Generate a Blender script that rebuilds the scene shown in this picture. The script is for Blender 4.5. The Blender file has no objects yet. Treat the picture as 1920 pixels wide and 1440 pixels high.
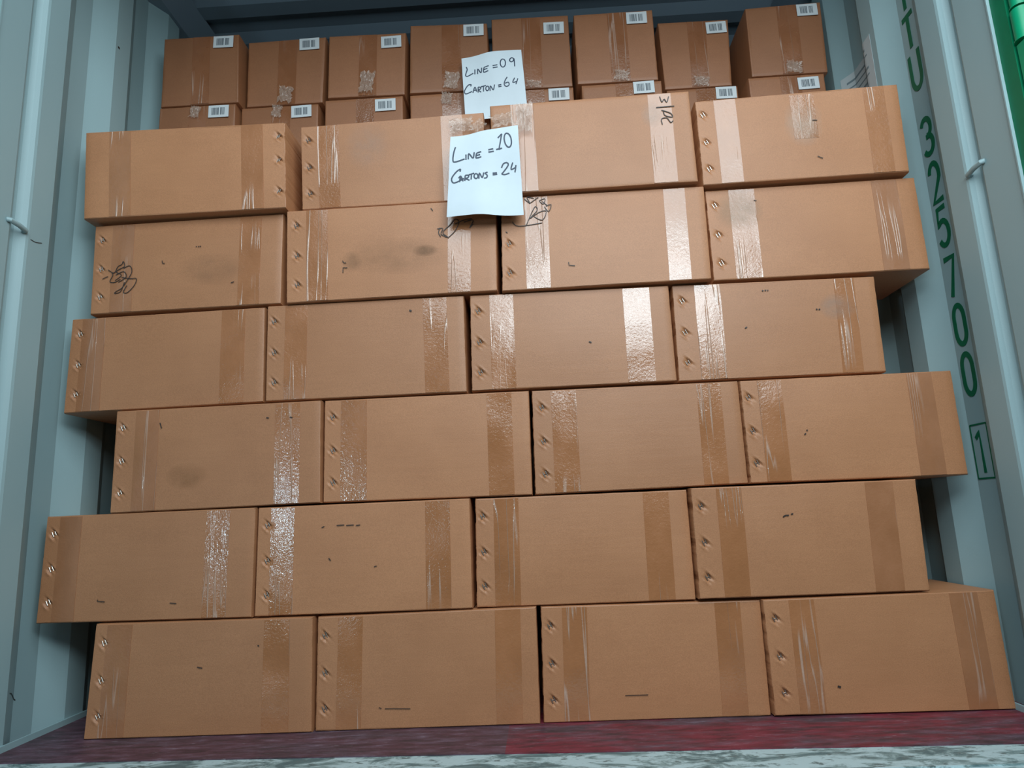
import bpy, bmesh, math, random
from mathutils import Vector, Matrix, noise
C = bpy.context.scene.collection

# ------------------------------------------------------------------ camera
F, PITCH, YAW, ROLL = 1278.02, 0.19119, -0.03498, -0.04316
CAM = Vector((0.0952, -1.7219, 0.4823))
cp, sp, cy, sy, cr, sr = math.cos(PITCH), math.sin(PITCH), math.cos(YAW), math.sin(YAW), math.cos(ROLL), math.sin(ROLL)
fw = Vector((sy*cp, cy*cp, sp)); r0 = Vector((cy, -sy, 0)); u0 = r0.cross(fw)
rt = cr*r0 + sr*u0; up = -sr*r0 + cr*u0
cd = bpy.data.cameras.new('camera'); cd.sensor_width = 36; cd.lens = F/1920*36; cd.clip_start = 0.02
co = bpy.data.objects.new('camera', cd); C.objects.link(co)
M = Matrix.Identity(4)
for i in range(3):
    M[i][0], M[i][1], M[i][2], M[i][3] = rt[i], up[i], -fw[i], CAM[i]
co.matrix_world = M
bpy.context.scene.camera = co

# ------------------------------------------------------------------ light and exposure
vs = bpy.context.scene.view_settings
vs.view_transform = 'Standard'; vs.look = 'None'; vs.gamma = 1; vs.use_curve_mapping = False; vs.exposure = 0.0
W = bpy.data.worlds.new('overcast_sky'); bpy.context.scene.world = W; W.use_nodes = True
wn = W.node_tree.nodes; wl = W.node_tree.links
tc = wn.new('ShaderNodeTexCoord'); sx = wn.new('ShaderNodeSeparateXYZ'); rp = wn.new('ShaderNodeValToRGB')
wl.new(tc.outputs['Generated'], sx.inputs[0]); wl.new(sx.outputs['Z'], rp.inputs[0])
e = rp.color_ramp.elements
e[0].position = 0.0; e[0].color = (.02, .03, .036, 1); e[1].position = 0.35; e[1].color = (.11, .16, .20, 1)
wl.new(rp.outputs[0], wn['Background'].inputs[0]); wn['Background'].inputs[1].default_value = 1.0

def area(name, loc, target, w, h, power, col):
    d = bpy.data.lights.new(name, 'AREA'); d.shape = 'RECTANGLE'; d.size = w; d.size_y = h; d.energy = power; d.color = col
    o = bpy.data.objects.new(name, d); C.objects.link(o); o.location = loc
    o.rotation_euler = (Vector(target)-Vector(loc)).to_track_quat('-Z', 'Y').to_euler()
area('daylight_under_dock_canopy', (0.45, -2.15, 2.62), (0.2, 0, .9), 2.6, 1.75, 59, (.87, 1, 1.05))
area('added_centre_fill', (0.60, -1.9, 1.58), (0.35, 0, .85), 1.2, .5, 17, (.87, 1, 1.05))  # added fill lamp that brightens the middle cartons, not a real opening
area('distant_bright_doorway', (-2.05, -4.0, .58), (-.4, 0, .5), .22, .48, 12, (.62, .86, 1))

# ------------------------------------------------------------------ helpers
def unp(px, py, x=None, y=None, z=None):
    """point where the photo's pixel ray meets the plane x=, y= or z="""
    d = rt*((px-960)/F) - up*((py-720)/F) + fw
    t = (x-CAM.x)/d.x if x is not None else (y-CAM.y)/d.y if y is not None else (z-CAM.z)/d.z
    return CAM + d*t
def tag(o, label=None, cat=None, group=None, kind=None):
    if label: o['label'] = label
    if cat: o['category'] = cat
    if group: o['group'] = group
    if kind: o['kind'] = kind
    return o
def empty(name, loc, rz=0):
    o = bpy.data.objects.new(name, None); C.objects.link(o); o.location = loc; o.rotation_euler.z = rz
    o.empty_display_size = .05
    return o
def build(name, bm, mat, parent=None, smooth=False, origin=None, offset=None):
    """link bm (world coordinates) as one object; under a parent it is stored relative to it"""
    base = Vector(parent.location) if parent is not None and parent.parent is None else None
    if parent is not None and parent.parent is not None: base = Vector(parent.parent.location) + Vector(parent.location)
    org = base if base is not None else (Vector(origin) if origin else Vector((0, 0, 0)))
    bmesh.ops.translate(bm, verts=bm.verts, vec=-org)
    bmesh.ops.recalc_face_normals(bm, faces=bm.faces)
    me = bpy.data.meshes.new(name); bm.to_mesh(me); bm.free()
    for m in (mat if isinstance(mat, (list, tuple)) else [mat]): me.materials.append(m)
    if smooth:
        for p in me.polygons: p.use_smooth = True
        me.set_sharp_from_angle(angle=math.radians(38))
    o = bpy.data.objects.new(name, me); C.objects.link(o)
    if parent is not None: o.parent = parent
    else: o.location = org
    return o
def box(bm, a, b):
    r = bmesh.ops.create_cube(bm, size=1)
    a, b = Vector(a), Vector(b)
    for v in r['verts']:
        v.co = Vector((a[i] if v.co[i] < 0 else b[i] for i in range(3)))
    return r['verts']
def tube(bm, pts, r, n=8, cap=True):
    pts = [Vector(p) for p in pts]; rings = []
    for i, p in enumerate(pts):
        t = (pts[min(i+1, len(pts)-1)] - pts[max(i-1, 0)]).normalized()
        a = t.orthogonal().normalized(); b = t.cross(a)
        if rings:
            a = (pa - t*pa.dot(t)).normalized(); b = t.cross(a)
        pa = a
        rings.append([bm.verts.new(p + r*(a*math.cos(2*math.pi*k/n) + b*math.sin(2*math.pi*k/n))) for k in range(n)])
    for A, B in zip(rings, rings[1:]):
        for k in range(n): bm.faces.new((A[k], A[(k+1) % n], B[(k+1) % n], B[k]))
    if cap:
        bm.faces.new(rings[0]); bm.faces.new(rings[-1])
def ribbon(bm, pts, w, nrm, t=.0003):
    """flat stroke of width w along pts, raised t off the surface along nrm, with real thickness"""
    pts = [Vector(p) for p in pts]; nrm = Vector(nrm).normalized(); A, B, A2, B2 = [], [], [], []
    for i, p in enumerate(pts):
        if i == 0: d = pts[1]-p
        elif i == len(pts)-1: d = p-pts[i-1]
        else: d = (pts[i+1]-p).normalized() + (p-pts[i-1]).normalized()
        if d.length < 1e-9: d = Vector((1, 0, 0))
        s = d.normalized().cross(nrm).normalized()*w/2
        A.append(bm.verts.new(p+s+nrm*t)); B.append(bm.verts.new(p-s+nrm*t))
        A2.append(bm.verts.new(p+s)); B2.append(bm.verts.new(p-s))
    for i in range(len(pts)-1):
        bm.faces.new((A[i], A[i+1], B[i+1], B[i]))
        bm.faces.new((A[i], A2[i], A2[i+1], A[i+1])); bm.faces.new((B[i], B[i+1], B2[i+1], B2[i]))
        bm.faces.new((A2[i], B2[i], B2[i+1], A2[i+1]))
    bm.faces.new((A[0], B[0], B2[0], A2[0])); bm.faces.new((A[-1], A2[-1], B2[-1], B[-1]))
def smoothed(pts, k=4):
    """Catmull-Rom through 2-D or 3-D points"""
    P = [Vector(p) for p in pts]
    if len(P) < 3: return P
    out = []
    for i in range(len(P)-1):
        a, b, c, d = P[max(i-1, 0)], P[i], P[i+1], P[min(i+2, len(P)-1)]
        for j in range(k):
            t = j/k
            out.append(.5*((2*b)+(c-a)*t+(2*a-5*b+4*c-d)*t*t+(3*b-a-3*c+d)*t**3))
    return out+[P[-1]]

# ------------------------------------------------------------------ materials
def mat(name):
    m = bpy.data.materials.new(name); m.use_nodes = True
    return m, m.node_tree.nodes, m.node_tree.links, m.node_tree.nodes['Principled BSDF']
def tex(nd, lk, scale, detail=3, rough=.6, stretch=None, coord='Object', dist=0):
    t = nd.new('ShaderNodeTexCoord'); mp = nd.new('ShaderNodeMapping'); n = nd.new('ShaderNodeTexNoise')
    lk.new(t.outputs[coord], mp.inputs[0]); lk.new(mp.outputs[0], n.inputs['Vector'])
    oi = nd.new('ShaderNodeObjectInfo'); ml = nd.new('ShaderNodeMath'); ml.operation = 'MULTIPLY'; ml.inputs[1].default_value = 37
    lk.new(oi.outputs['Random'], ml.inputs[0]); cb = nd.new('ShaderNodeCombineXYZ')
    for i in range(3): lk.new(ml.outputs[0], cb.inputs[i])
    lk.new(cb.outputs[0], mp.inputs['Location'])
    if stretch: mp.inputs['Scale'].default_value = stretch
    n.inputs['Scale'].default_value = scale; n.inputs['Detail'].default_value = detail
    n.inputs['Roughness'].default_value = rough; n.inputs['Distortion'].default_value = dist
    return n
def ramp(nd, lk, src, stops):
    r = nd.new('ShaderNodeValToRGB'); lk.new(src, r.inputs[0]); el = r.color_ramp.elements
    while len(el) < len(stops): el.new(.5)
    for i, (p, c) in enumerate(stops): el[i].position = p; el[i].color = (*c, 1) if len(c) == 3 else c
    return r.outputs[0]
def mix(nd, lk, f, a, b, blend='MIX'):
    m = nd.new('ShaderNodeMix'); m.data_type = 'RGBA'; m.blend_type = blend
    for s, v in ((m.inputs[0], f), (m.inputs[6], a), (m.inputs[7], b)):
        if hasattr(v, 'links'): lk.new(v, s)
        elif isinstance(v, (int, float)): s.default_value = v
        else: s.default_value = (*v, 1)
    return m.outputs[2]
def bump(nd, lk, h, dist, strength=1, prev=None):
    b = nd.new('ShaderNodeBump'); b.inputs['Strength'].default_value = strength; b.inputs['Distance'].default_value = dist
    lk.new(h, b.inputs['Height'])
    if prev: lk.new(prev, b.inputs['Normal'])
    return b.outputs[0]

def cardboard(name, c1, c2):
    m, nd, lk, p = mat(name)
    n1 = tex(nd, lk, 5, 4, .6); n2 = tex(nd, lk, 420, 2, .7); n3 = tex(nd, lk, 9, 3, .5, (1, 1, 9))
    base = ramp(nd, lk, n1.outputs[0], [(.3, c1), (.7, c2)])
    base = mix(nd, lk, .22, base, ramp(nd, lk, n2.outputs[0], [(.35, (.32, .3, .28)), (.65, (.7, .7, .7))]), 'OVERLAY')
    base = mix(nd, lk, .05, base, ramp(nd, lk, n3.outputs[0], [(.35, (.38, .36, .36)), (.65, (.62, .62, .62))]), 'OVERLAY')
    oi = nd.new('ShaderNodeObjectInfo'); hs = nd.new('ShaderNodeHueSaturation'); mr = nd.new('ShaderNodeMapRange')
    lk.new(oi.outputs['Random'], mr.inputs[0]); mr.inputs[3].default_value = .93; mr.inputs[4].default_value = 1.07
    lk.new(mr.outputs[0], hs.inputs['Value']); lk.new(base, hs.inputs['Color']); lk.new(hs.outputs[0], p.inputs['Base Color'])
    p.inputs['Roughness'].default_value = .48; p.inputs['Specular IOR Level'].default_value = .55
    b = bump(nd, lk, n2.outputs[0], .0006, .5); b = bump(nd, lk, n3.outputs[0], .001, .22, b)
    lk.new(b, p.inputs['Normal'])
    return m
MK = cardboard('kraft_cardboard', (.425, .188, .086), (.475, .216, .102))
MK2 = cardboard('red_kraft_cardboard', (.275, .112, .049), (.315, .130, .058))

def tape_mat(name, c1, c2, rough=.13, wr=1.0):
    m, nd, lk, p = mat(name)
    n1 = tex(nd, lk, 11, 3, .6, (1, 1, .8)); n2 = tex(nd, lk, 300, 2, .6)
    base = ramp(nd, lk, n1.outputs[0], [(.35, c1), (.65, c2)])
    lk.new(base, p.inputs['Base Color'])
    # long thin creases running down the tape, and shallow bubbles
    n3 = tex(nd, lk, 34, 2, .55, (1, 1, .035), dist=.1)
    a = nd.new('ShaderNodeMath'); a.operation = 'SUBTRACT'; lk.new(n3.outputs[0], a.inputs[0]); a.inputs[1].default_value = .5
    ab = nd.new('ShaderNodeMath'); ab.operation = 'ABSOLUTE'; lk.new(a.outputs[0], ab.inputs[0])
    rg = ramp(nd, lk, ab.outputs[0], [(0, (1, 1, 1)), (.018, (0, 0, 0))])
    n4 = tex(nd, lk, 4.5, 1, .5); n5 = tex(nd, lk, 130, 3, .7)
    msk = ramp(nd, lk, n4.outputs[0], [(.47, (0, 0, 0)), (.56, (1, 1, 1))])
    rgm = mix(nd, lk, 1.0, rg, msk, 'MULTIPLY')
    b = bump(nd, lk, n4.outputs[0], .05*wr, .5)
    b = bump(nd, lk, n5.outputs[0], .0016*wr, .6, b)
    b = bump(nd, lk, rgm, .0010*wr, .8, b)
    hf = nd.new('ShaderNodeMath'); hf.operation = 'MULTIPLY'; hf.inputs[1].default_value = .55*wr; lk.new(rgm, hf.inputs[0])
    lk.new(mix(nd, lk, hf.outputs[0], base, (.66, .52, .44)), p.inputs['Base Color'])  # scuffed creases paled, their wrinkle highlights put into the base colour
    lk.new(b, p.inputs['Normal'])
    rr = ramp(nd, lk, n1.outputs[0], [(.35, (rough,)*3), (.7, (rough+.14,)*3)])
    lk.new(rr, p.inputs['Roughness']); p.inputs['Specular IOR Level'].default_value = .6
    # the glossy plastic skin: many small flat facets between fine dents
    n6 = tex(nd, lk, 150, 2, .6); cn = bump(nd, lk, n6.outputs[0], .0011*wr, .55); cn = bump(nd, lk, rgm, .0008*wr, .8, cn)
    lk.new(cn, p.inputs['Coat Normal']); p.inputs['Coat Weight'].default_value = 1.0; p.inputs['Coat Roughness'].default_value = .035; p.inputs['Coat IOR'].default_value = 1.5
    return m
MT = tape_mat('brown_packing_tape', (.385, .158, .064), (.44, .184, .078))
MT2 = tape_mat('matt_packing_tape', (.35, .142, .058), (.40, .165, .070), .35, .6)

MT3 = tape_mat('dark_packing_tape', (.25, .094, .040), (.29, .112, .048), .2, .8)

def plain(name, col, rough=.5, metal=0, spec=.5, noise_amt=0, sc=60):
    m, nd, lk, p = mat(name)
    p.inputs['Roughness'].default_value = rough; p.inputs['Metallic'].default_value = metal; p.inputs['Specular IOR Level'].default_value = spec
    n = tex(nd, lk, sc, 4, .6)
    k = 1-noise_amt
    lk.new(ramp(nd, lk, n.outputs[0], [(.3, tuple(c*k for c in col)), (.7, col)]), p.inputs['Base Color'])
    if noise_amt: lk.new(bump(nd, lk, n.outputs[0], .0008, .4), p.inputs['Normal'])
    return m
MSTAPLE = plain('staple_wire', (.50, .45, .40), .38, 1)
MINK = plain('black_marker', (.035, .025, .022), .5)
MPEN = plain('blue_black_marker', (.03, .05, .09), .5)
MPAPER = plain('white_paper', (.70, .79, .85), .75, 0, .3, .03, 30)
MLABEL = plain('white_label', (.62, .66, .68), .5, 0, .4, .02, 30)
MBAR = plain('grey_barcode_ink', (.10, .12, .14), .6)
MNOTICE = plain('faded_notice_paper', (.56, .63, .65), .55, 0, .4, .04, 30)
MGTXT = plain('grey_print', (.20, .27, .30), .6)
MGREEN = plain('green_number_paint', (.0, .15, .065), .5, 0, .4, .1, 90)
MDOOR = plain('green_container_paint', (.0, .36, .17), .4, 0, .5, .12, 20)
MFRAME = plain('shade_darkened_green_frame', (.0, .20, .09), .5, 0, .35, .15, 20)  # container green darkened, the shade on the end posts put into the colour
MRUB = plain('dark_rubber', (.02, .03, .03), .6)

def paint(name, c, scuff=.0):
    m, nd, lk, p = mat(name)
    n1 = tex(nd, lk, 3, 4, .6, (1, 1, .35)); n2 = tex(nd, lk, 300, 2, .6); n3 = tex(nd, lk, 26, 5, .65, (1, 1, .5))
    base = ramp(nd, lk, n1.outputs[0], [(.3, tuple(x*.93 for x in c)), (.7, c)])
    base = mix(nd, lk, ramp(nd, lk, n3.outputs[0], [(.70, (0, 0, 0)), (.78, (.35,)*3)]), base, tuple(x*.7 for x in c))
    lk.new(base, p.inputs['Base Color'])
    p.inputs['Roughness'].default_value = .48
    lk.new(bump(nd, lk, n2.outputs[0], .0006, .35), p.inputs['Normal'])
    return m
MWALL = paint('pale_grey_blue_wall_paint', (.36, .52, .55))
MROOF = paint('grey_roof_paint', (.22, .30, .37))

def floor_mat():
    m, nd, lk, p = mat('worn_red_plywood')
    n1 = tex(nd, lk, 5, 5, .65, (1, 3.5, 1)); n2 = tex(nd, lk, 24, 6, .7, (.6, 2.4, 1)); n3 = tex(nd, lk, 90, 3, .6, (.3, 3, 1))
    red = ramp(nd, lk, n2.outputs[0], [(.35, (.085, .016, .026)), (.5, (.19, .022, .040)), (.62, (.22, .035, .058)), (.75, (.30, .13, .16))])
    grey = ramp(nd, lk, n2.outputs[0], [(.35, (.045, .03, .038)), (.5, (.085, .05, .068)), (.62, (.13, .09, .125)), (.75, (.28, .25, .31))])
    t = nd.new('ShaderNodeTexCoord'); s = nd.new('ShaderNodeSeparateXYZ'); lk.new(t.outputs['Object'], s.inputs[0])
    g = nd.new('ShaderNodeMath'); g.operation = 'GREATER_THAN'; g.inputs[1].default_value = -.006; lk.new(s.outputs['X'], g.inputs[0])
    wm = ramp(nd, lk, n1.outputs[0], [(.42, (0, 0, 0)), (.62, (1, 1, 1))])
    right = mix(nd, lk, wm, red, grey); h = nd.new('ShaderNodeMath'); h.operation = 'MULTIPLY'; h.inputs[1].default_value = .95
    lk.new(wm, h.inputs[0]); right = mix(nd, lk, h.outputs[0], red, grey)
    h2 = nd.new('ShaderNodeMath'); h2.operation = 'MULTIPLY_ADD'; h2.inputs[1].default_value = .2; h2.inputs[2].default_value = .8
    lk.new(wm, h2.inputs[0]); left = mix(nd, lk, h2.outputs[0], red, grey)
    c = mix(nd, lk, g.outputs[0], left, right)
    c = mix(nd, lk, ramp(nd, lk, n3.outputs[0], [(.66, (0, 0, 0)), (.74, (.7,)*3)]), c, (.45, .42, .46))
    lk.new(c, p.inputs['Base Color']); p.inputs['Roughness'].default_value = .55
    lk.new(bump(nd, lk, n2.outputs[0], .002, .4), p.inputs['Normal'])
    return m
MFLOOR = floor_mat()
def sill_mat():
    m, nd, lk, p = mat('scuffed_steel_sill')
    n1 = tex(nd, lk, 11, 7, .72, (.8, 2, 1), dist=.8); n2 = tex(nd, lk, 40, 5, .65, (.8, 1.6, 1))
    a = ramp(nd, lk, n1.outputs[0], [(.40, (.10, .17, .18)), (.47, (.24, .34, .34)), (.53, (.48, .62, .64))])
    c = mix(nd, lk, ramp(nd, lk, n2.outputs[0], [(.36, (1, 1, 1)), (.44, (0, 0, 0))]), a, (.12, .17, .17))
    lk.new(c, p.inputs['Base Color']); p.inputs['Roughness'].default_value = .5
    lk.new(bump(nd, lk, n1.outputs[0], .003, .4), p.inputs['Normal'])
    return m
MSILL = sill_mat()

def film_mat():
    m, nd, lk, p = mat('clear_tape_film')
    n5 = tex(nd, lk, 120, 3, .7)
    p.inputs['Base Color'].default_value = (.62, .5, .42, 1); p.inputs['Roughness'].default_value = .14
    p.inputs['Specular IOR Level'].default_value = 1.0; p.inputs['Alpha'].default_value = .36
    lk.new(bump(nd, lk, n5.outputs[0], .0015, .7), p.inputs['Normal'])
    return m
MFILM = film_mat()

# ------------------------------------------------------------------ container shell
XL, XR, ZC, YE, YB = -1.170, 1.160, 2.39, -.315, 3.05
YEND = {-1: -.302, 1: -.315}
def wall_profile(YE):
    """list of (y, recess) from the door end inwards: post, lashing groove, then the corrugations"""
    P = [(YE, .004), (-.207, .004), (-.198, .008), (-.190, .022), (-.180, .026), (-.171, .022), (-.163, .010), (-.155, .002), (-.148, 0)]
    y = -.077
    while y < YB-.3:
        P += [(y, 0), (y+.068, .036), (y+.138, .036), (y+.206, 0)]
        y += .278
    P.append((YB, 0))
    return P
PROF = wall_profile(YE)
def recess(y):
    for (a, ra), (b, rb) in zip(PROF, PROF[1:]):
        if a <= y <= b: return ra+(rb-ra)*(y-a)/(b-a)
    return 0
def wall(name, x, s):
    YE = YEND[s]; bm = bmesh.new(); A = []
    for (y, r) in wall_profile(YE):
        xx = x+s*r
        A.append([bm.verts.new((xx, y, 0)), bm.verts.new((xx, y, 2.335)), bm.verts.new((xx+s*.003, y, 2.335)), bm.verts.new((xx+s*.003, y, 0))])
    for a, b in zip(A, A[1:]):
        for k in range(4): bm.faces.new((a[k], a[(k+1) % 4], b[(k+1) % 4], b[k]))
    bm.faces.new(A[0]); bm.faces.new(A[-1])
    o = build(name, bm, MWALL); tag(o, kind='structure')
    # bottom rail weld strip
    bm = bmesh.new(); vs = box(bm, (x-s*.006 if s > 0 else x, YE, 0), (x if s > 0 else x+.006, YB, .014))
    build('bottom_rail', bm, MWALL, o)
    # top side rail: chamfered box section below the roof
    bm = bmesh.new(); sec = [(0.04, 2.325), (-.012, 2.325), (-.03, 2.345), (-.075, 2.392), (.04, 2.392)]
    R = [[bm.verts.new((x+s*a, y, z)) for a, z in sec] for y in (YE, YB)]
    for k in range(5): bm.faces.new((R[0][k], R[0][(k+1) % 5], R[1][(k+1) % 5], R[1][k]))
    bm.faces.new(R[0]); bm.faces.new(R[1])
    build('top_rail', bm, MROOF, o)
    # lashing bar bridging the groove
    bm = bmesh.new(); yy0, yy1, zz = -.216, -.158, 1.243
    tube(bm, [(x+s*.004, yy0, zz+.003), (x-s*.002, yy0+.003, zz+.003), (x-s*.004, (yy0+yy1)/2, zz), (x-s*.002, yy1-.003, zz-.003), (x+s*.008, yy1, zz-.003)], .0062, 12)
    build('lashing_bar', bm, MWALL, o, True)
    return o
wl_ = wall('wall_left', XL, -1); wr_ = wall('wall_right', XR, 1)

bm = bmesh.new(); box(bm, (XL-.05, YB, -.05), (XR+.05, YB+.03, 2.42)); tag(build('wall_back', bm, MWALL), kind='structure')
# roof with shallow cross corrugations
bm = bmesh.new(); A = []; y = YE
while y < YB:
    for dy, dz in ((0, 0), (.045, .02), (.10, .02), (.145, 0)):
        A.append([bm.verts.new((XL-.03, y+dy, ZC+dz)), bm.verts.new((XR+.03, y+dy, ZC+dz)), bm.verts.new((XR+.03, y+dy, ZC+dz+.004)), bm.verts.new((XL-.03, y+dy, ZC+dz+.004))])
    y += .209
for a, b in zip(A, A[1:]):
    for k in range(4): bm.faces.new((a[k], a[(k+1) % 4], b[(k+1) % 4], b[k]))
bm.faces.new(A[0]); bm.faces.new(A[-1])
tag(build('ceiling', bm, MROOF), kind='structure')
# door header
bm = bmesh.new(); box(bm, (XL-.09, YE-.05, 2.225), (XR+.09, YE+.01, 2.43)); tag(build('trim_header', bm, MDOOR), kind='structure')
# floor (its front edge runs slightly skew, as the steel sill does)
fl, fr = unp(0, 1430, z=0).y, unp(1920, 1395, z=0).y
bm = bmesh.new(); T_ = []
for z in (0, -.028):
    T_.append([bm.verts.new(p) for p in ((XL-.04, fl, z), (XR+.04, fr, z), (XR+.04, YB, z), (XL-.04, YB, z))])
for k in range(4): bm.faces.new((T_[0][k], T_[0][(k+1) % 4], T_[1][(k+1) % 4], T_[1][k]))
bm.faces.new(T_[0]); bm.faces.new(T_[1])
tag(build('floor', bm, MFLOOR), kind='structure')
bm = bmesh.new(); T_ = []
for z in (-.002, -.12):
    T_.append([bm.verts.new(p) for p in ((XL-.04, YE-.06, z), (XR+.04, YE-.06, z), (XR+.04, fr-.001, z), (XL-.04, fl-.001, z))])
for k in range(4): bm.faces.new((T_[0][k], T_[0][(k+1) % 4], T_[1][(k+1) % 4], T_[1][k]))
bm.faces.new(T_[0]); bm.faces.new(T_[1])
sill = tag(build('trim_sill', bm, MSILL), kind='structure')
bm = bmesh.new(); s0 = unp(1650, 1431, z=0)
box(bm, (XL-.04, YE-.02, -.002), (XR+.04, YE-.016, .0015)); build('weld_seam', bm, MSILL, sill)

# green end posts with the opened doors and their hinges
def sp(a, b): return (min(a, b), max(a, b))
for n, x, s in ((1, XL, -1), (2, XR, 1)):
    ye = YEND[s]
    bm = bmesh.new(); a, b = sp(x+s*.007, x+s*.037)
    box(bm, (a, ye-.046, -.12), (b, ye+.02, 2.43))
    a, b = sp(x+s*.045, x+s*.11); box(bm, (a, ye, -.12), (b, ye+.10, 2.43))
    a, b = sp(x+s*.036, x+s*.046); box(bm, (a, ye-.02, -.12), (b, ye+.08, 2.43))
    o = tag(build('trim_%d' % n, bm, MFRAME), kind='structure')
    bm = bmesh.new(); a, b = sp(x, x+s*.0068); box(bm, (a, ye-.004, -.01), (b, ye-.0002, 2.33)); build('weld_edge', bm, MWALL, o)
    bm = bmesh.new(); a, b = sp(x+s*.155, x+s*.205)
    box(bm, (a, -.41, -.05), (b, .75, 2.34))
    bmesh.ops.bevel(bm, geom=bm.edges[:], offset=.006, segments=2, affect='EDGES')
    d = tag(build('door_%d' % n, bm, MDOOR), kind='structure')
    hx, hy = x+s*.022, ye-.064
    for z0 in (.22, .86, 1.514, 2.12):
        bm = bmesh.new()
        tube(bm, [(hx, hy, z0-.077), (hx, hy, z0-.002)], .0185, 20)
        tube(bm, [(hx, hy, z0+.002), (hx, hy, z0+.07)], .0160, 20)
        a, b = sp(hx-s*.014, hx+s*.129); box(bm, (a, hy-.022, z0-.36), (b, hy+.012, z0-.081))
        bmesh.ops.bevel(bm, geom=[ed for ed in bm.edges if len(ed.link_faces) == 2 and ed.calc_face_angle(0) > 1], offset=.0022, segments=2, affect='EDGES')
        build('hinge', bm, MDOOR, d, True)
    bm = bmesh.new(); a, b = sp(x+s*.135, x+s*.156)
    box(bm, (a, -.30, -.03), (b, .72, 2.32)); build('door_gasket', bm, MRUB, d)

# green container number down the second flat of the right wall
def arc(cx, cz, rx, rz, a0, a1, n=14):
    return [(cx+rx*math.cos(math.radians(a0+(a1-a0)*i/n)), cz+rz*math.sin(math.radians(a0+(a1-a0)*i/n))) for i in range(n+1)]
G = {'E': [[(1, 1), (0, 1), (0, 0), (1, 0)], [(0, .52), (.8, .52)]], 'I': [[(.5, 1.05), (.5, -.05)]],
     'T': [[(-.08, 1), (1.08, 1)], [(.5, 1), (.5, -.05)]],
     'U': [[(0, 1.06)]+[(0, .6)]+arc(.5, .33, .5, .33, 180, 360)+[(1, .6), (1, 1.06)]],
     '3': [arc(.48, .75, .46, .27, 155, -90, 18)+[(.36, .48)], arc(.48, .25, .5, .27, 90, -150, 18)],
     '2': [arc(.5, .70, .46, .32, 165, -20, 16)+[(.06, 0), (1.02, 0)]],
     '5': [[(.95, 1), (.18, 1), (.08, .55)]+arc(.48, .32, .5, .33, 125, -150, 18)],
     '7': [[(0, 1), (.95, 1), (.30, -.06)]], '1': [[(.12, .84), (.42, .96), (.5, 1), (.5, -.04)]],
     '0': [arc(.5, .68, .46, .34, 0, 180)+arc(.5, .32, .46, .34, 180, 360)+[(.96, .68)]]}
XN = XR+.036-.0006
def zpx(px, py): return unp(px, py, x=XN).z
glyphs = [('E', None), ('I', None), ('T', (zpx(1703, 22), zpx(1714, 85))), ('U', (zpx(1717, 92), zpx(1724, 168))), ('3', (zpx(1745, 208), zpx(1752, 284))),
          ('2', (zpx(1760, 292), zpx(1772, 372))), ('5', (zpx(1772, 378), zpx(1785, 456))), ('7', (zpx(1792, 470), zpx(1802, 550))),
          ('0', (zpx(1812, 560), zpx(1822, 642))), ('0', (zpx(1828, 653), zpx(1838, 738)))]
bm = bmesh.new()
def glyph(bm, ch, z1, z0, ya=.045, yb=.001, w=.0142):
    for i_, st in enumerate(G[ch]):
        ribbon(bm, [(XN-.0004*i_, ya+(yb-ya)*u, z0+w/2+(z1-z0-w)*v) for u, v in st], w, (-1, 0, 0), .0008)
for ch, zz in glyphs:
    if zz is None: continue
    glyph(bm, ch, *zz)
zt = glyphs[2][1]; h = zt[0]-zt[1]
glyph(bm, 'I', zt[0]+h*1.2, zt[0]+h*.13); glyph(bm, 'E', zt[0]+h*2.4, zt[0]+h*1.32)
z1, z0 = zpx(1849, 792), zpx(1868, 895)
for st in (([(0, 0), (1, 0)]), ([(1, 0), (1, 1)]), ([(1, 1), (0, 1)]), ([(0, 1), (0, 0)])):
    ribbon(bm, [(XN, .054-.064*u, z0+(z1-z0)*v) for u, v in st], .004, (-1, 0, 0), .0008)
glyph(bm, '1', z1-.014, z0+.012, .043, .001, .0105)
build('container_number', bm, MGREEN, wr_)

# notice sheet glued over the corrugation, high on the right wall
o_ = None
bm = bmesh.new(); ys = [.155+i*(.385-.155)/24 for i in range(25)]; zb, zt2 = 1.60, 1.872
R1 = []
for y in ys:
    x = XR+recess(y)-.0012
    R1.append([bm.verts.new((x, y, zb)), bm.verts.new((x, y, zt2)), bm.verts.new((x+.0006, y, zt2)), bm.verts.new((x+.0006, y, zb))])
for a, b in zip(R1, R1[1:]):
    for k in range(4): bm.faces.new((a[k], a[(k+1) % 4], b[(k+1) % 4], b[k]))
bm.faces.new(R1[0]); bm.faces.new(R1[-1])
nt = build('notice_sheet', bm, MNOTICE, None, origin=(XR+.02, .27, zb))
tag(nt, 'pale printed notice sheet glued to the right container wall behind the front cartons', 'notice')
bm = bmesh.new(); random.seed(4)
for k in range(11):
    z = 1.845-k*.021
    a, b = .372, .172+random.random()*.06
    pts = [y for y in ys if b <= y <= a]
    ribbon(bm, [(XR+recess(y)-.0014, y, z) for y in pts], .0045 if k % 3 else .007, (-1, 0, 0), .0004)
build('printed_text', bm, MGTXT, nt)
# small scratches on the walls
def scratch(x, s, pts, w):
    bm = bmesh.new()
    q = [unp(a, b, x=x) for a, b in pts]
    ribbon(bm, [(x+s*recess(p.y)-s*.0005, p.y, p.z) for p in smoothed(q, 4)], w, (-s, 0, 0), .0006)
    build('paint_scratch', bm, MINK, wl_ if s < 0 else wr_)
scratch(XL, -1, [(221, 88), (224, 91)], .006); scratch(XL, -1, [(57, 449), (66, 454), (78, 456)], .0016)
scratch(XL, -1, [(27, 1300), (36, 1300), (47, 1306), (55, 1312)], .0022)

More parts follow.
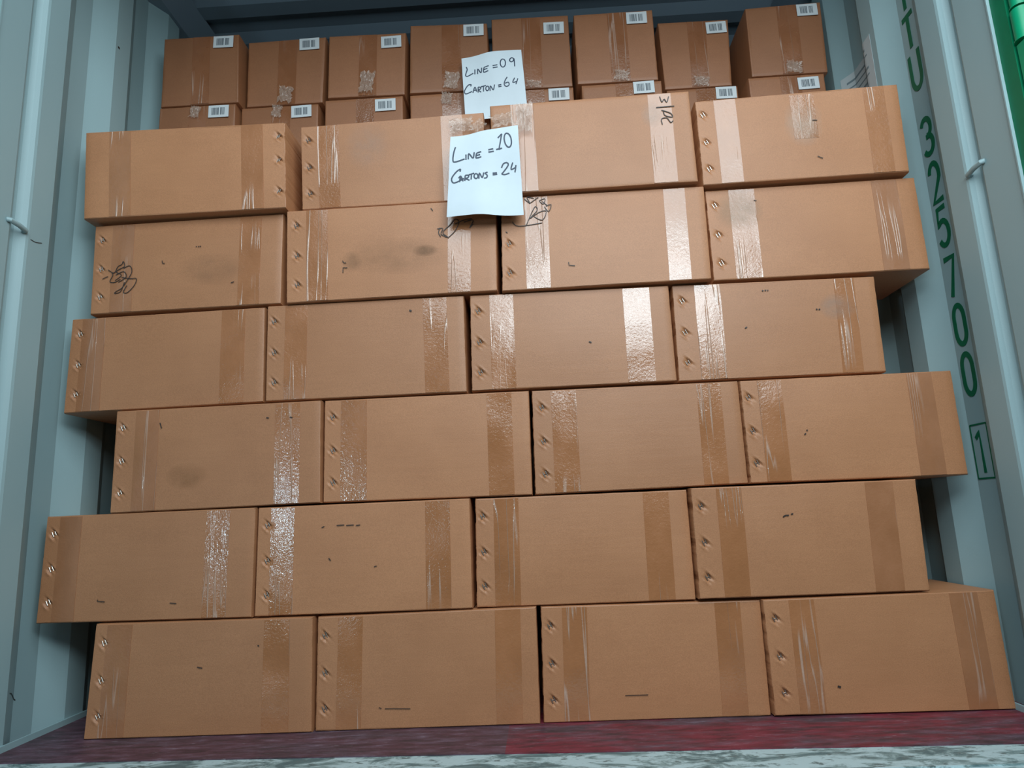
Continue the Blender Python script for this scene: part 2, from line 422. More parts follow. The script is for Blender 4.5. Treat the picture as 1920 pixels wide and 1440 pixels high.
# ------------------------------------------------------------------ cartons
LEV = [0, .2645, .5315, .7985, 1.0635, 1.3285, 1.596]
def cl(v, a, b): return max(a, min(b, v))
def carton(quad, y0, D, label, group, seed, mats, staples=None, nu=(), side_nse=.0012, bulge=.003):
    """quad = TL, TR, BR, BL as (x, z) of the front face at depth y0"""
    rnd = random.Random(seed)
    TL, TR, BR, BL = [Vector(q) for q in quad]
    cx, zb = (BL.x+BR.x)/2, min(BL.y, BR.y)
    root = empty('cardboard_carton', (cx, y0+D/2, zb))
    tag(root, label, 'carton', group)
    st = staples or []
    def XZ(u, v):
        b = BL.lerp(BR, u); t = TL.lerp(TR, u); return b.lerp(t, v)
    wU = (TR-TL).length; hV = (TL-BL).length
    amp = rnd.uniform(.3, 1)*bulge; ph = rnd.uniform(0, 100)
    def disp(u, v):
        d = -amp*math.sin(math.pi*u)*math.sin(math.pi*v)
        d += .0012*noise.noise(Vector((u*wU*5+ph, v*hV*5, ph)))
        for (su, sv) in st:
            du, dv = (u-su)*wU, (v-sv)*hV
            r2 = du*du+dv*dv
            d += .0045*math.exp(-r2/(2*.0055**2))
            p1, q1 = (du+dv)*.707, (dv-du)*.707      # a slanting crease above and one below the staple
            d += .0050*math.exp(-((p1-.0045)/.0022)**2-((q1)/.013)**2) - .0022*math.exp(-((p1-.0090)/.0030)**2-(q1/.012)**2)
            d += .0038*math.exp(-((p1+.0070)/.0022)**2-((q1+.004)/.010)**2) - .0020*math.exp(-((p1+.0115)/.0032)**2-((q1+.004)/.010)**2)
        return d
    us = [i/44 for i in range(45)]
    if st:
        s0 = st[0][0]
        lo, hi = (0, .14) if s0 < .5 else (.86, 1)
        us = sorted(set([lo+(hi-lo)*i/32 for i in range(33)] + [i/26 for i in range(27) if not lo < i/26 < hi]))
    vsn = 96 if st else 20
    vv = [i/vsn for i in range(vsn+1)]
    bm = bmesh.new(); e = .0045
    def pos(u, v, inset, y):
        p = XZ(u, v)
        ix = (inset if u == 0 else -inset if u == 1 else 0); iz = (inset if v == 0 else -inset if v == 1 else 0)
        n = 0
        if st and (u == 0 and st[0][0] < .5 or u == 1 and st[0][0] > .5):
            n = .0022*noise.noise(Vector((v*14+ph, 3, 1)))+.0016*noise.noise(Vector((v*45+ph, 9, 1)))
            for su, sv in st: n += .0022*math.exp(-((v-sv)*hV/.012)**2)
            n = max(n, 0) if u == 0 else -max(n, 0)
        elif u in (0, 1): n = abs(side_nse*noise.noise(Vector((v*6+ph, 7, 2))))*(1 if u == 0 else -1)
        m = 0
        if v in (0, 1): m = abs(.0010*noise.noise(Vector((u*9+ph, 5, v)))); m = m if v == 0 else -m
        return Vector((p.x+ix+n, y, p.y+iz+m))
    grid = [[bm.verts.new(pos(u, v, e, y0+(disp(u, v) if 0 < u < 1 and 0 < v < 1 else 0))) for v in vv] for u in us]
    for a, b in zip(grid, grid[1:]):
        for k in range(len(vv)-1): bm.faces.new((a[k], b[k], b[k+1], a[k+1]))
    loop = [(u, 0) for u in us] + [(1, v) for v in vv[1:]] + [(u, 1) for u in reversed(us[:-1])] + [(0, v) for v in reversed(vv[1:-1])]
    gv = {(u, v): grid[i][j] for i, u in enumerate(us) for j, v in enumerate(vv)}
    prev = [gv[q] for q in loop]
    for inset, y in ((e*.3, y0+e*.3), (0, y0+e), (0, y0+D-e), (e, y0+D)):
        cur = [bm.verts.new(pos(u, v, inset, y)) for u, v in loop]
        for k in range(len(loop)):
            k2 = (k+1) % len(loop); bm.faces.new((prev[k], prev[k2], cur[k2], cur[k]))
        prev = cur
    bm.faces.new(prev)
    build('carton_body', bm, mats[0], root, True)
    def surf(u, v, off=0):
        p = XZ(u, v); return Vector((p.x, y0+disp(cl(u, .001, .999), cl(v, .001, .999))-off, p.y))
    # staples: a wire crown whose two legs dip into the board
    for su, sv in st:
        bm = bmesh.new(); f = -1 if st[0][0] > .5 else 1
        for q in (-1, 1):
            c = surf(su, sv, .0022)+Vector((q*.0034, 0, q*.0016))
            d = Vector((f*.0028, 0, -.0062))*rnd.uniform(.75, 1.1)
            tube(bm, [c-d*1.05+Vector((0, .006, 0)), c-d*.9, c, c+d*.9, c+d*1.05+Vector((0, .006, 0))], .00125, 6)
        c = surf(su, sv, .0016)
        tube(bm, [c+Vector((-.0036, 0, -.001)), c+Vector((.0036, 0, .001))], .0010, 6)
        build('staple', bm, MSTAPLE, root, True)
    # tape: strip following the face, folded over the top and bottom edges
    for (a, b, kind) in nu:
        bm = bmesh.new(); rows = []
        v0, v1 = (0, 1) if kind != 'S' else (.45, .97)
        seq = [i/40 for i in range(41)]
        nn = 10
        slant = rnd.uniform(-.006, .006); tilt = rnd.uniform(-.0006, .0006); seg = [rnd.uniform(-1, 1) for _ in range(8)]
        for s in seq:
            v = v0+(v1-v0)*s; row = []
            for k in range(nn+1):
                u = a+(b-a)*k/nn+slant*(v-.5)
                off = .0007+.0003*noise.noise(Vector((u*wU*40+ph, v*hV*18, 2)))
                off += .0003*max(0, noise.noise(Vector((u*wU*160+ph, v*hV*7, 6))))
                vv_ = cl(v, .012, .988) if kind != 'S' else v
                p = surf(u, vv_, off)
                row.append(bm.verts.new(p))
            rows.append(row)
        for A, B in zip(rows, rows[1:]):
            for k in range(nn): bm.faces.new((A[k], A[k+1], B[k+1], B[k]))
        bnd = [ed for ed in bm.edges if ed.is_boundary]
        ex = bmesh.ops.extrude_edge_only(bm, edges=bnd)
        for g in ex['geom']:
            if isinstance(g, bmesh.types.BMVert): g.co.y += .0009
        t = build('packing_tape', bm, mats[1] if kind != 'M' else MT2, root, True)
    return root, surf

def marks(root, y, strokes, w, material=MINK, name='ink_scribble', orig=(0, 0), sc=1.0, k=4, lift=.0022, surf_y=None):
    bm = bmesh.new()
    for st in strokes:
        q = [unp(orig[0]+a/sc, orig[1]+b/sc, y=y) for a, b in st]
        q = smoothed(q, k) if len(q) > 2 and k else q
        if surf_y: q = [Vector((p.x, surf_y(p), p.z)) for p in q]
        else: q = [Vector((p.x, y-lift, p.z)) for p in q]
        ribbon(bm, q, w, (0, -1, 0), .0004)
    return build(name, bm, material, root)

FRONT = {
 'A1': (-.020, [(160, 248), (535, 229), (537, 390), (156, 411)], [(.125, .232, ''), (.782, .89, '')], 'R'),
 'A2': (.006, [(563, 238), (907, 210), (915, 369), (566, 388)], [(.093, .21, ''), (.767, .883, '')], 'L'),
 'A3': (-.026, [(918, 198), (1292, 170), (1310, 340), (925, 365)], [(.104, .22, ''), (.79, .905, '')], ''),
 'A4': (-.010, [(1302, 190), (1683, 157), (1706, 318), (1318, 348)], [(.092, .20, ''), (.467, .585, 'S'), (.827, .93, '')], 'L'),
 'B1': (.008, [(178, 425), (532, 397), (527, 568), (168, 590)], [(.10, .217, 'M'), (.774, .887, '')], 'L'),
 'B2': (-.006, [(537, 392), (930, 368), (933, 545), (536, 569)], [(.097, .2, ''), (.77, .878, '')], 'L'),
 'B3': (-.008, [(938, 366), (1320, 345), (1335, 523), (941, 549)], [(.118, .233, ''), (.80, .905, '')], 'L'),
 'B4': (.012, [(1321, 358), (1715, 332), (1745, 504), (1338, 527)], [(.11, .233, ''), (.79, .91, 'M')], 'L'),
 'C1': (.013, [(135, 600), (497, 575), (494, 753), (118, 777)], [(.06, .18, 'M'), (.78, .90, '')], 'L'),
 'C2': (.006, [(501, 573), (870, 553), (876, 735), (497, 753)], [(.092, .205, ''), (.794, .913, '')], 'L'),
 'C3': (.008, [(880, 552), (1254, 535), (1270, 712), (884, 733)], [(.10, .22, ''), (.767, .90, '')], 'L'),
 'C4': (.017, [(1259, 534), (1640, 518), (1663, 697), (1272, 712)], [(.11, .238, ''), (.795, .895, '')], 'L'),
 'D1': (.000, [(218, 771), (602, 750), (601, 943), (205, 963)], [(.10, .215, 'M'), (.78, .90, '')], 'L'),
 'D2': (.009, [(608, 750), (992, 732), (999, 928), (605, 943)], [(.083, .21, ''), (.795, .915, '')], 'L'),
 'D3': (.014, [(996, 732), (1384, 714), (1404, 906), (1003, 928)], [(.095, .217, ''), (.797, .912, '')], 'L'),
 'D4': (.010, [(1386, 714), (1784, 694), (1817, 890), (1407, 906)], [(.08, .193, ''), (.784, .902, 'M')], 'L'),
 'E1': (.000, [(88, 968), (480, 951), (472, 1158), (66, 1170)], [(.07, .175, 'M'), (.77, .88, '')], 'L'),
 'E2': (.003, [(484, 952), (881, 934), (887, 1141), (476, 1157)], [(.065, .175, ''), (.79, .905, '')], 'L'),
 'E3': (.013, [(890, 935), (1288, 918), (1306, 1125), (893, 1140)], [(.088, .206, ''), (.79, .91, '')], 'L'),
 'E4': (-.004, [(1294, 914), (1718, 898), (1745, 1108), (1311, 1124)], [(.113, .226, ''), (.77, .893, 'M')], 'L'),
 'F1': (-.006, [(179, 1170), (587, 1157), (585, 1374), (155, 1390)], [(.06, .175, 'M'), (.78, .897, '')], 'L'),
 'F2': (.000, [(595, 1157), (1006, 1138), (1014, 1358), (590, 1374)], [(.095, .207, ''), (.81, .925, '')], 'L'),
 'F3': (.007, [(1013, 1138), (1426, 1125), (1447, 1344), (1019, 1357)], [(.097, .21, ''), (.79, .905, '')], 'L'),
 'F4': (-.006, [(1429, 1125), (1865, 1106), (1908, 1334), (1453, 1343)], [(.11, .22, ''), (.805, .925, 'M')], 'L'),
}
LABEL = {
 'A1': 'large brown carton at left end of top front row, staples down its right edge',
 'A2': 'large brown carton in top front row, left of the LINE 10 note',
 'A3': 'large brown carton in the top front row with 26/3 inked on its right tape',
 'A4': 'large brown carton at right end of top front row, with a middle tape patch',
 'B1': 'large brown carton with black looped scribble low left, at left end of second front row',
 'B2': 'large brown carton under the left corner of the LINE 10 note',
 'B3': 'large brown carton under the right corner of the LINE 10 note',
 'B4': 'large brown carton at right end of second front row, overhanging a dark gap',
 'C1': 'large brown carton at left end of third front row from top, overhanging a dark gap',
 'C2': 'large brown carton second from left in third front row from top',
 'C3': 'large brown carton second from right in third front row from top',
 'C4': 'large brown carton at right end of third front row from top, beside a dark gap',
 'D1': 'large brown carton at left end of fourth front row from top, beside a dark gap',
 'D2': 'large brown carton second from left in fourth front row from top',
 'D3': 'large brown carton second from right in fourth front row from top',
 'D4': 'large brown carton at right end of fourth front row, beside the boxed green 1',
 'E1': 'large brown carton at left end of the row just above the bottom one',
 'E2': 'large brown carton with dashed ink line, second from left just above the bottom row',
 'E3': 'large brown carton second from right in the row just above the bottom one',
 'E4': 'large brown carton at right end of the row just above the bottom one',
 'F1': 'large brown carton on red floor at left end of the bottom row',
 'F2': 'large brown carton on red floor, second from left in the bottom row',
 'F3': 'large brown carton on red floor, second from right in the bottom row',
 'F4': 'large brown carton on red floor at right end of the bottom row',
}
GF = 'large cartons stacked in the front rows'
roots = {}
for i, (n, (y0, px, tapes, side)) in enumerate(FRONT.items()):
    r = 'FEDCBA'.index(n[0]); lo, hi = LEV[r], LEV[r+1]
    q = [unp(a, b, y=y0) for a, b in px]
    q = [(p.x, p.z) for p in q]
    quad = [(q[0][0]+.0005, hi-cl(hi-q[0][1], 0.0003, .005)), (q[1][0]-.0005, hi-cl(hi-q[1][1], 0.0003, .005)),
            (q[2][0]-.0005, lo+cl(q[2][1]-lo, 0, .005)), (q[3][0]+.0005, lo+cl(q[3][1]-lo, 0, .005))]
    if hi == LEV[6]: quad[0] = (quad[0][0], q[0][1]); quad[1] = (quad[1][0], q[1][1])
    su = .035+.012*((i*7) % 3)/2
    st = [(su, .83), (su+.003, .50), (su+.005, .19)] if side == 'L' else [(1-su, .84), (1-su, .56), (1-su, .20)] if side == 'R' else []
    root, surf = carton(quad, y0, .275 if y0 < .0 else .262, LABEL[n], GF, 100+i, (MK, MT), st, tapes)
    roots[n] = (root, y0, surf)

def fy(n, lift=.0016):
    """depth just in front of the carton face at a point"""
    y0, px = FRONT[n][0], FRONT[n][1]; surf = roots[n][2]
    q = [unp(a, b, y=y0) for a, b in px]
    xa, xb = (q[0].x+q[3].x)/2, (q[1].x+q[2].x)/2; za, zb = (q[3].z+q[2].z)/2, (q[0].z+q[1].z)/2
    return lambda p: surf(cl((p.x-xa)/(xb-xa), 0.002, .998), cl((p.z-za)/(zb-za), .002, .998), lift).y
def scrib(n, strokes, w, orig, sc, name='ink_scribble', k=4, lift=.0024):
    marks(roots[n][0], roots[n][1], strokes, w, MINK, name, orig, sc, k, surf_y=fy(n, lift))
scrib('B1', [[(580, 132), (598, 122), (612, 118)], [(612, 80), (640, 105), (622, 145), (650, 150), (682, 132)],
             [(632, 95), (650, 95), (668, 62), (690, 50), (698, 33), (706, 60), (680, 75), (658, 92), (688, 110), (652, 140)],
             [(700, 72), (735, 58), (747, 92), (720, 140), (690, 182), (660, 200), (648, 212), (682, 202), (705, 150)],
             [(688, 122), (740, 130), (772, 130), (762, 165), (722, 207), (698, 205), (718, 168)], [(655, 110), (700, 90), (715, 120), (670, 150)]], .0019, (0, 480), 3)
scrib('B2', [[(540, 1290), (572, 1288), (562, 1320), (600, 1336), (572, 1310), (612, 1268), (640, 1235), (662, 1250), (642, 1300), (600, 1342)],
             [(560, 1335), (548, 1310), (556, 1285)], [(640, 1262), (690, 1240), (735, 1232)], [(690, 1252), (742, 1240), (722, 1284), (742, 1262)]], .0021, (640, 0), 3)
scrib('B3', [[(1030, 1122), (1062, 1146), (1044, 1112), (1082, 1118)], [(1060, 1146), (1108, 1112)], [(1112, 1132), (1145, 1120), (1136, 1150), (1115, 1135)],
             [(1150, 1162), (1180, 1153), (1166, 1192), (1142, 1165)], [(962, 1250), (1000, 1275), (1130, 1256)], [(1130, 1135), (1160, 1160)],
             [(1040, 1272), (1068, 1205), (1090, 1165), (1102, 1185), (1060, 1232), (1110, 1198), (1152, 1190), (1132, 1240), (1085, 1222)], [(925, 1305), (935, 1312)]], .0020, (640, 0), 3)
scrib('A3', [[(1790, 545), (1802, 576), (1815, 560), (1830, 576), (1840, 545)], [(1770, 607), (1872, 598)],
             [(1800, 622), (1850, 638), (1862, 660), (1822, 652), (1810, 630)], [(1806, 702), (1800, 672), (1830, 665), (1852, 690), (1866, 680)]], .0024, (640, 0), 3)
def ticks(n, strokes, w=.0022): scrib(n, strokes, w, (0, 0), 1, 'ink_mark', 0)
ticks('B1', [[(369, 463), (371, 464)], [(373, 463), (375, 464)], [(376, 463), (379, 463)], [(306, 490), (307, 495), (311, 495)], [(434, 531), (440, 529)]], .002)
ticks('B2', [[(643, 490), (646, 494), (650, 494)], [(644, 512), (644, 503), (652, 503)], [(808, 391), (812, 396)]], .002)
ticks('B3', [[(1066, 492), (1067, 498), (1078, 499)]], .002)
ticks('B4', [[(1413, 376), (1418, 377)]], .002)
ticks('A4', [[(1522, 227), (1531, 227)], [(1532, 294), (1542, 298)]], .002)
ticks('C2', [[(768, 582), (772, 584)]], .004)
ticks('C3', [[(1104, 641), (1109, 643)]], .003)
ticks('C4', [[(1428, 545), (1431, 546)], [(1433, 545), (1436, 545)], [(1438, 545), (1440, 545)], [(1529, 580), (1532, 581)], [(1534, 581), (1537, 580)], [(1396, 616), (1400, 614)]], .003)
ticks('D1', [[(301, 793), (304, 803)], [(500, 783), (505, 784)], [(544, 782), (549, 783)]], .0025)
ticks('D4', [[(1511, 806), (1513, 808)], [(1507, 815), (1510, 813)]], .003)
ticks('E2', [[(604, 989), (609, 987)], [(632, 985), (646, 984)], [(650, 985), (664, 984)], [(668, 985), (676, 984)], [(702, 1062), (707, 1061)], [(617, 1046), (621, 1051)]], .002)
ticks('E4', [[(1467, 969), (1472, 966), (1478, 966)], [(1482, 964), (1486, 963)]], .003)
ticks('E1', [[(184, 1124), (185, 1127), (198, 1128)], [(320, 1130), (332, 1131)]], .002)
ticks('F1', [[(484, 1209), (487, 1211)], [(371, 1250), (381, 1252)]], .002)
ticks('F2', [[(711, 1326), (716, 1328)], [(722, 1328), (770, 1328)]], .0014)
ticks('F3', [[(1172, 1303), (1215, 1302)]], .0014)
ticks('F4', [[(1570, 1286), (1576, 1288)]], .004)

def smudge(n, c, w, h, col, a, seed):
    m, nd, lk, p = mat('smudged_print'); p.inputs['Base Color'].default_value = (*col, 1); p.inputs['Roughness'].default_value = .6
    t = nd.new('ShaderNodeTexCoord'); mp = nd.new('ShaderNodeMapping'); lk.new(t.outputs['Generated'], mp.inputs[0])
    mp.inputs['Location'].default_value = (-1, 0, -1); mp.inputs['Scale'].default_value = (2, 0, 2)
    g = nd.new('ShaderNodeTexGradient'); g.gradient_type = 'SPHERICAL'; lk.new(mp.outputs[0], g.inputs[0])
    n1 = tex(nd, lk, 22, 3, .6); ml = nd.new('ShaderNodeMath'); ml.operation = 'MULTIPLY'
    lk.new(ramp(nd, lk, g.outputs[0], [(0, (0, 0, 0)), (.55, (1, 1, 1))]), ml.inputs[0]); lk.new(ramp(nd, lk, n1.outputs[0], [(.35, (a*.2,)*3), (.65, (a*.5,)*3)]), ml.inputs[1])
    lk.new(ml.outputs[0], p.inputs['Alpha'])
    bm = bmesh.new(); g_ = []; f = fy(n, .0011)
    for i in range(9):
        row = []
        for j in range(7):
            q = unp(c[0]+(i/8-.5)*w, c[1]+(j/6-.5)*h, y=roots[n][1]); q.y = f(q); row.append(bm.verts.new(q))
        g_.append(row)
    for a_, b_ in zip(g_, g_[1:]):
        for k in range(6): bm.faces.new((a_[k], b_[k], b_[k+1], a_[k+1]))
    build('smudged_print', bm, m, roots[n][0], True)
smudge('B2', (745, 480), 210, 70, (.32, .19, .10), .35, 1); smudge('B2', (798, 470), 50, 22, (.16, .09, .04), .7, 2)
smudge('B2', (660, 492), 40, 40, (.20, .13, .07), .5, 3)
smudge('D1', (350, 893), 80, 50, (.26, .13, .05), .6, 4); smudge('B4', (1385, 395), 90, 75, (.40, .32, .22), .6, 5)
smudge('A4', (1505, 232), 70, 90, (.66, .56, .46), .6, 6); smudge('A3', (1222, 215), 40, 50, (.62, .52, .44), .6, 7)
smudge('C4', (1570, 575), 70, 50, (.45, .36, .30), .6, 8); smudge('B1', (400, 505), 130, 60, (.28, .17, .10), .35, 9)
smudge('A2', (690, 275), 90, 90, (.55, .40, .32), .45, 10)

# ------------------------------------------------------------------ rear stack of end-on cartons, eight wide and eight high
TOP = {1: (.280, [(308, 73), (448, 64), (447, 192), (301, 201)], (.39, .62)), 2: (.310, [(466, 80), (611, 69), (605, 192), (462, 201)], (.40, .64)),
       3: (.296, [(617, 68), (761, 61), (759, 180), (614, 184)], (.40, .63)), 4: (.298, [(769, 48), (913, 43), (918, 170), (768, 175)], (.41, .65)),
       5: (.309, [(921, 36), (1065, 28), (1074, 162), (925, 170)], (.39, .63)), 6: (.304, [(1075, 28), (1223, 18), (1235, 150), (1083, 158)], (.425, .66)),
       7: (.361, [(1233, 43), (1365, 36), (1373, 160), (1247, 168)], (.41, .67)), 8: (.322, [(1397, 16), (1538, 3), (1553, 135), (1410, 144)], (.41, .68))}
SEC = {1: (-1.110, -.852), 2: (-.846, -.584), 3: (-.557, -.296), 4: (-.273, -.011), 5: (.008, .269), 6: (.295, .558), 7: (.585, .821), 8: (.845, 1.092)}
BT = {1: (420, 80), 2: (581, 84), 3: (734, 80), 4: (888, 58), 5: (1038, 54), 6: (1193, 35), 7: (1342, 53), 8: (1512, 20)}
BS = {1: (411, 210), 2: (566, 210), 3: (723, 198), 5: (1048, 178), 6: (1207, 165), 7: (1361, 175), 8: (1515, 157)}
ORD = {1: 'leftmost', 2: 'second from left', 3: 'third from left', 4: 'fourth from left', 5: 'fourth from right', 6: 'third from right', 7: 'second from right', 8: 'rightmost'}
GR = 'small cartons stacked end-on in the rear row'
def barcode(root, y, c):
    p = unp(c[0], c[1], y=y); w, h = .068, .043; ang = random.Random(c[0]).uniform(-.02, .03)
    R2 = Matrix.Rotation(-ang, 3, 'Y')
    bm = bmesh.new(); vs_ = box(bm, (-w/2, -.0010, -h/2), (w/2, 0, h/2))
    for v in vs_: v.co = R2 @ v.co + Vector((p.x, y-.0042, p.z))
    lab = build('barcode_label', bm, MLABEL, root); lab['label'] = 'white printed label'
    rnd = random.Random(c[1]*7+c[0]); bm = bmesh.new()
    for x0, x1 in ((-.023, .000), (.006, .020)):
        x = x0
        while x < x1:
            ww = rnd.choice((.0012, .0018, .0026))
            vs_ = box(bm, (x, -.0016, -.013), (x+ww, -.0009, .013))
            for v in vs_: v.co = R2 @ v.co + Vector((p.x, y-.0042, p.z))
            x += ww+rnd.choice((.0010, .0016))
    b = build('barcode', bm, MBAR, root); b.parent = lab
def crumple(root, c, y, w, h, seed, ang=0):
    """wrinkled loose end of clear tape"""
    rnd = random.Random(seed); p = unp(c[0], c[1], y=y); bm = bmesh.new(); n = 12; g = []
    for i in range(n):
        row = []
        for j in range(n):
            ea = 1-.35*abs(noise.noise(Vector((j*.9, seed, 1))))-.2*rnd.random(); eb = 1-.45*abs(noise.noise(Vector((i*1.3, seed, 5))))-.25*rnd.random()
            a, b = (i/(n-1)-.5)*w*ea+rnd.uniform(-1, 1)*w*.02, (j/(n-1)-.5)*h*eb
            x = a*math.cos(ang)-b*math.sin(ang); z = a*math.sin(ang)+b*math.cos(ang)
            row.append(bm.verts.new((p.x+x, y-.0045-.009*abs(noise.noise(Vector((x*160+seed, z*45, seed))))-.0025*rnd.random(), p.z+z)))
        g.append(row)
    for a, b in zip(g, g[1:]):
        for k in range(n-1):
            if (i+k) % 2: bm.faces.new((a[k], b[k], b[k+1])); bm.faces.new((a[k], b[k+1], a[k+1]))
            else: bm.faces.new((a[k], b[k], a[k+1])); bm.faces.new((b[k], b[k+1], a[k+1]))
    o = build('crumpled_tape_end', bm, MFILM, root); o['label'] = 'crumpled clear tape end'
for k in range(1, 9):
    y0, px, tp = TOP[k]
    q = [unp(a, b, y=y0) for a, b in px]
    qq = [(q[0].x, q[0].z), (q[1].x, q[1].z), (q[2].x, 1.866+cl(q[2].z-1.866, 0, .006)), (q[3].x, 1.866+cl(q[3].z-1.866, 0, .006))]
    lab = 'small barcoded carton in the topmost rear row, %s of eight' % ORD[k]
    if k == 8: lab = 'small barcoded carton standing highest, rightmost of the topmost rear row'
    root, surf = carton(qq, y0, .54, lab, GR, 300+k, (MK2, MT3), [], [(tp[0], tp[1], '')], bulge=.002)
    barcode(root, y0, BT[k])
    if k > 1:
        xb = (px[3][0]*(1-sum(tp)/2)+px[2][0]*sum(tp)/2); yb_ = px[3][1]
        hh = {2: .07, 3: .09, 4: .07, 5: .03, 6: .045, 7: .04, 8: .05}[k]
        crumple(root, (xb, yb_-3-hh*280), y0, .055, hh, k*3+1, -.15)
    xa, xb = SEC[k]; ys = y0+.004
    lab = 'small half hidden carton directly below the topmost rear row, %s of eight' % ORD[k]
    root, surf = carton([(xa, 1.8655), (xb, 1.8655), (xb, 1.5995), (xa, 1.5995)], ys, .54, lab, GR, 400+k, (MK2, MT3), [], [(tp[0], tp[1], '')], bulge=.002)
    if k in BS: barcode(root, ys, BS[k])
    if k in (1, 2, 4): crumple(root, ({1: 367, 2: 520, 4: 838}[k], {1: 212, 2: 210, 4: 186}[k]), ys, .04, .05, k+50, -.2)
    for j in range(6):
        z0 = j*.2665; xo = random.Random(j*9+k).uniform(-.002, .002)
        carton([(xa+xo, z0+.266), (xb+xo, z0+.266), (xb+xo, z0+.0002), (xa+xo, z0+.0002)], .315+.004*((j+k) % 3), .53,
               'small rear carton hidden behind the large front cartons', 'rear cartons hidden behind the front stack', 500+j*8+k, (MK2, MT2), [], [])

# crumpled clear tape at the split corners of the two middle top cartons
crumple(roots['A2'][0], (866, 236), -.002, .075, .05, 71, .12)
crumple(roots['A2'][0], (897, 238), -.004, .045, .035, 72, .7)
crumple(roots['A3'][0], (942, 227), -.034, .07, .045, 73, .2)
crumple(roots['A3'][0], (983, 222), -.034, .05, .10, 74, 0)

# ------------------------------------------------------------------ the two handwritten paper notes
def note(corners, y, name, label, strokes, w, bend, ybot=None, seed=0):
    TL, TR, BR, BL = [unp(a, b, y=y) for a, b in corners]
    if ybot is not None:
        BR = unp(*corners[2], y=ybot); BL = unp(*corners[3], y=ybot)
    nx, nz = 22, 26
    def P(u, v, off=0):
        p = (BL.lerp(BR, u)).lerp(TL.lerp(TR, u), v)
        f = -bend*math.exp(-((u-.47)/.2)**2)*(1 if v < .95 else 1)
        f -= .004*math.sin(u*5+v*3+seed)+.003*math.cos(v*7+seed)
        dz = .0035*math.sin((u-.5)*math.pi*1.6)*(v-.5)
        return p+Vector((0, f-off, dz))
    bm = bmesh.new(); L = []
    for off in (0, .0005):
        L.append([[bm.verts.new(P(i/nx, j/nz, off)) for j in range(nz+1)] for i in range(nx+1)])
    for G_ in L:
        for a, b in zip(G_, G_[1:]):
            for k in range(nz): bm.faces.new((a[k], b[k], b[k+1], a[k+1]))
    A, B = L
    rim = [(i, 0) for i in range(nx+1)]+[(nx, j) for j in range(1, nz+1)]+[(i, nz) for i in range(nx-1, -1, -1)]+[(0, j) for j in range(nz-1, 0, -1)]
    for k in range(len(rim)):
        (i, j), (i2, j2) = rim[k], rim[(k+1) % len(rim)]
        bm.faces.new((A[i][j], A[i2][j2], B[i2][j2], B[i][j]))
    o = build(name, bm, MPAPER, None, True, origin=(BL+BR)/2); tag(o, label, 'paper note')
    # pen strokes laid on the sheet: pixel -> sheet (u, v) -> sheet surface
    c2 = [Vector(c) for c in corners]
    def uv(px):
        u = v = .5
        for _ in range(12):
            b = c2[3].lerp(c2[2], u); t = c2[0].lerp(c2[1], u); p = b.lerp(t, v); d = Vector(px)-p
            du = (c2[2]-c2[3]).lerp(c2[1]-c2[0], v); dv = t-b; D = du.x*dv.y-du.y*dv.x
            u += (d.x*dv.y-d.y*dv.x)/D; v += (du.x*d.y-du.y*d.x)/D
        return u, v
    bm = bmesh.new()
    for st in strokes:
        pts = smoothed([(820+a/4.114, 80+b/4.114) for a, b in st], 4)
        ribbon(bm, [P(*uv(p), off=.0009) for p in pts], w, (0, -1, 0), .0004)
    build('handwriting', bm, MPEN, o)
    return o
def lp(cx, cz, rx, rz, sl=0, n=14, a0=-80):
    return [(cx+rx*math.cos(math.radians(a0+360*i/n))-sl*rz*math.sin(math.radians(a0+360*i/n)), cz+rz*math.sin(math.radians(a0+360*i/n))) for i in range(n+1)]
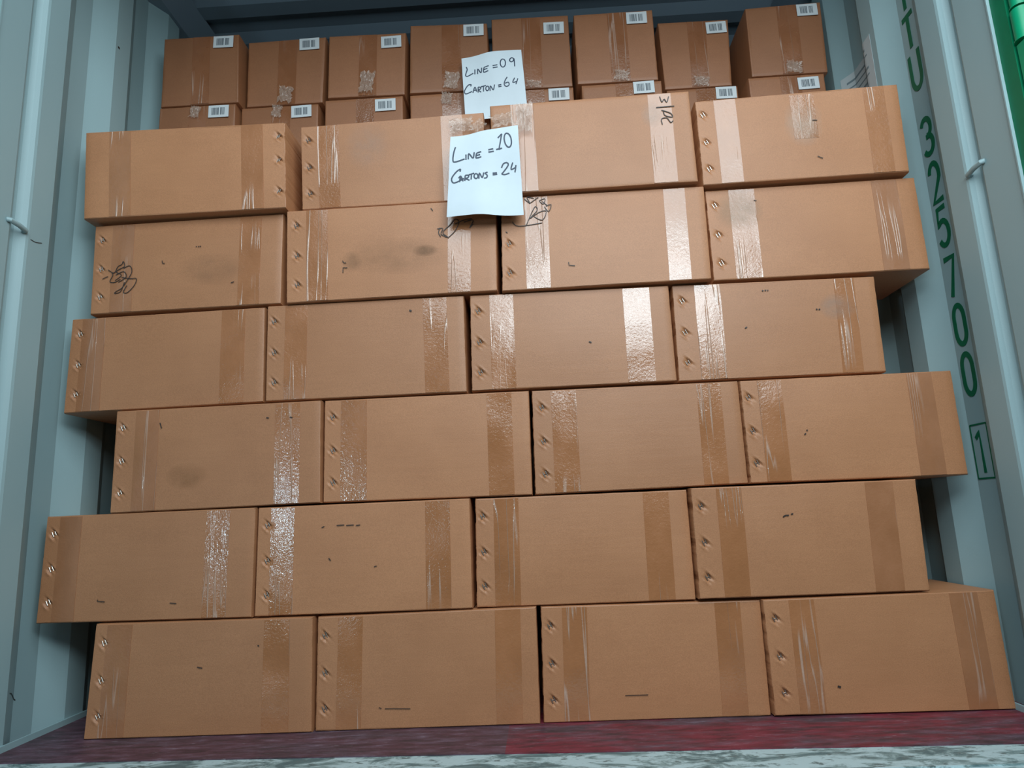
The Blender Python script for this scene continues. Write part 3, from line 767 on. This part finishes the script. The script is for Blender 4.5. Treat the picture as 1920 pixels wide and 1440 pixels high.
N1 = [[(222, 182), (230, 205), (222, 232), (219, 255), (234, 260), (278, 236)], [(290, 207), (290, 246)], [(312, 245), (313, 206), (338, 240), (343, 200)],
      [(362, 200), (359, 238), (395, 230)], [(360, 218), (388, 212)], [(362, 200), (398, 192)], [(428, 195), (465, 188)], [(430, 211), (467, 205)],
      lp(507, 172, 20, 33), lp(574, 142, 15, 17, .2), [(592, 130), (596, 165), (598, 196)],
      [(262, 325), (258, 340)], [(262, 325), (238, 332), (216, 364), (210, 386), (222, 399), (268, 378)], [(275, 388), (290, 345), (305, 380)], [(278, 370), (304, 368)],
      [(315, 386), (315, 346)], [(315, 346), (336, 350), (332, 362), (316, 366), (338, 385)], [(336, 346), (376, 339)], [(357, 343), (357, 381)],
      lp(387, 361, 12, 16), [(408, 380), (411, 345), (433, 374), (443, 337)], [(470, 341), (495, 335)], [(472, 352), (497, 347)],
      [(540, 280), (522, 310), (518, 336), (535, 348), (555, 336), (548, 318), (524, 326)], [(598, 285), (583, 318), (612, 312)], [(622, 290), (607, 332)]]
N2 = [[(142, 812), (130, 850), (122, 905), (134, 928), (212, 902)], [(222, 868), (222, 909)], [(240, 906), (244, 862), (277, 898), (286, 854)],
      [(305, 862), (301, 898), (341, 890)], [(303, 880), (332, 874)], [(305, 862), (340, 852)], [(395, 838), (432, 828)], [(395, 855), (437, 846)],
      [(468, 748), (498, 717)], [(498, 717), (476, 835)], [(455, 833), (500, 823)], lp(545, 765, 27, 52, -.15),
      [(180, 980), (176, 1000)], [(180, 980), (150, 1000), (116, 1044), (112, 1073), (135, 1089), (207, 1055)], [(165, 1052), (182, 1036), (200, 1076)], [(172, 1082), (180, 1040)], [(170, 1062), (206, 1054)],
      [(213, 1073), (216, 1030)], [(216, 1030), (242, 1030), (238, 1048), (218, 1055), (250, 1069)], [(243, 1026), (286, 1015)], [(265, 1020), (262, 1063)],
      lp(300, 1038, 15, 19), [(322, 1059), (326, 1015), (348, 1050), (359, 1010)], [(389, 1004), (370, 1014), (386, 1030), (380, 1048), (361, 1053)],
      [(427, 1009), (460, 1003)], [(427, 1021), (462, 1014)], [(495, 965), (510, 935), (538, 928), (545, 950), (496, 1012)], [(496, 1012), (522, 1014), (556, 1004)],
      [(582, 928), (569, 976), (604, 965)], [(607, 948), (599, 1000)]]
note([(865, 107), (977, 92), (990, 215), (873, 228)], .262, 'paper_note', 'upper white paper note handwritten LINE 09 CARTON 64, against the rear cartons', N1, .0034, .006, seed=2)
note([(845, 257), (971, 238), (982, 402), (838, 409)], -.052, 'paper_note', 'lower white paper note handwritten LINE 10 CARTONS 24, hung on the front stack', N2, .0036, .008, -.048, seed=0)
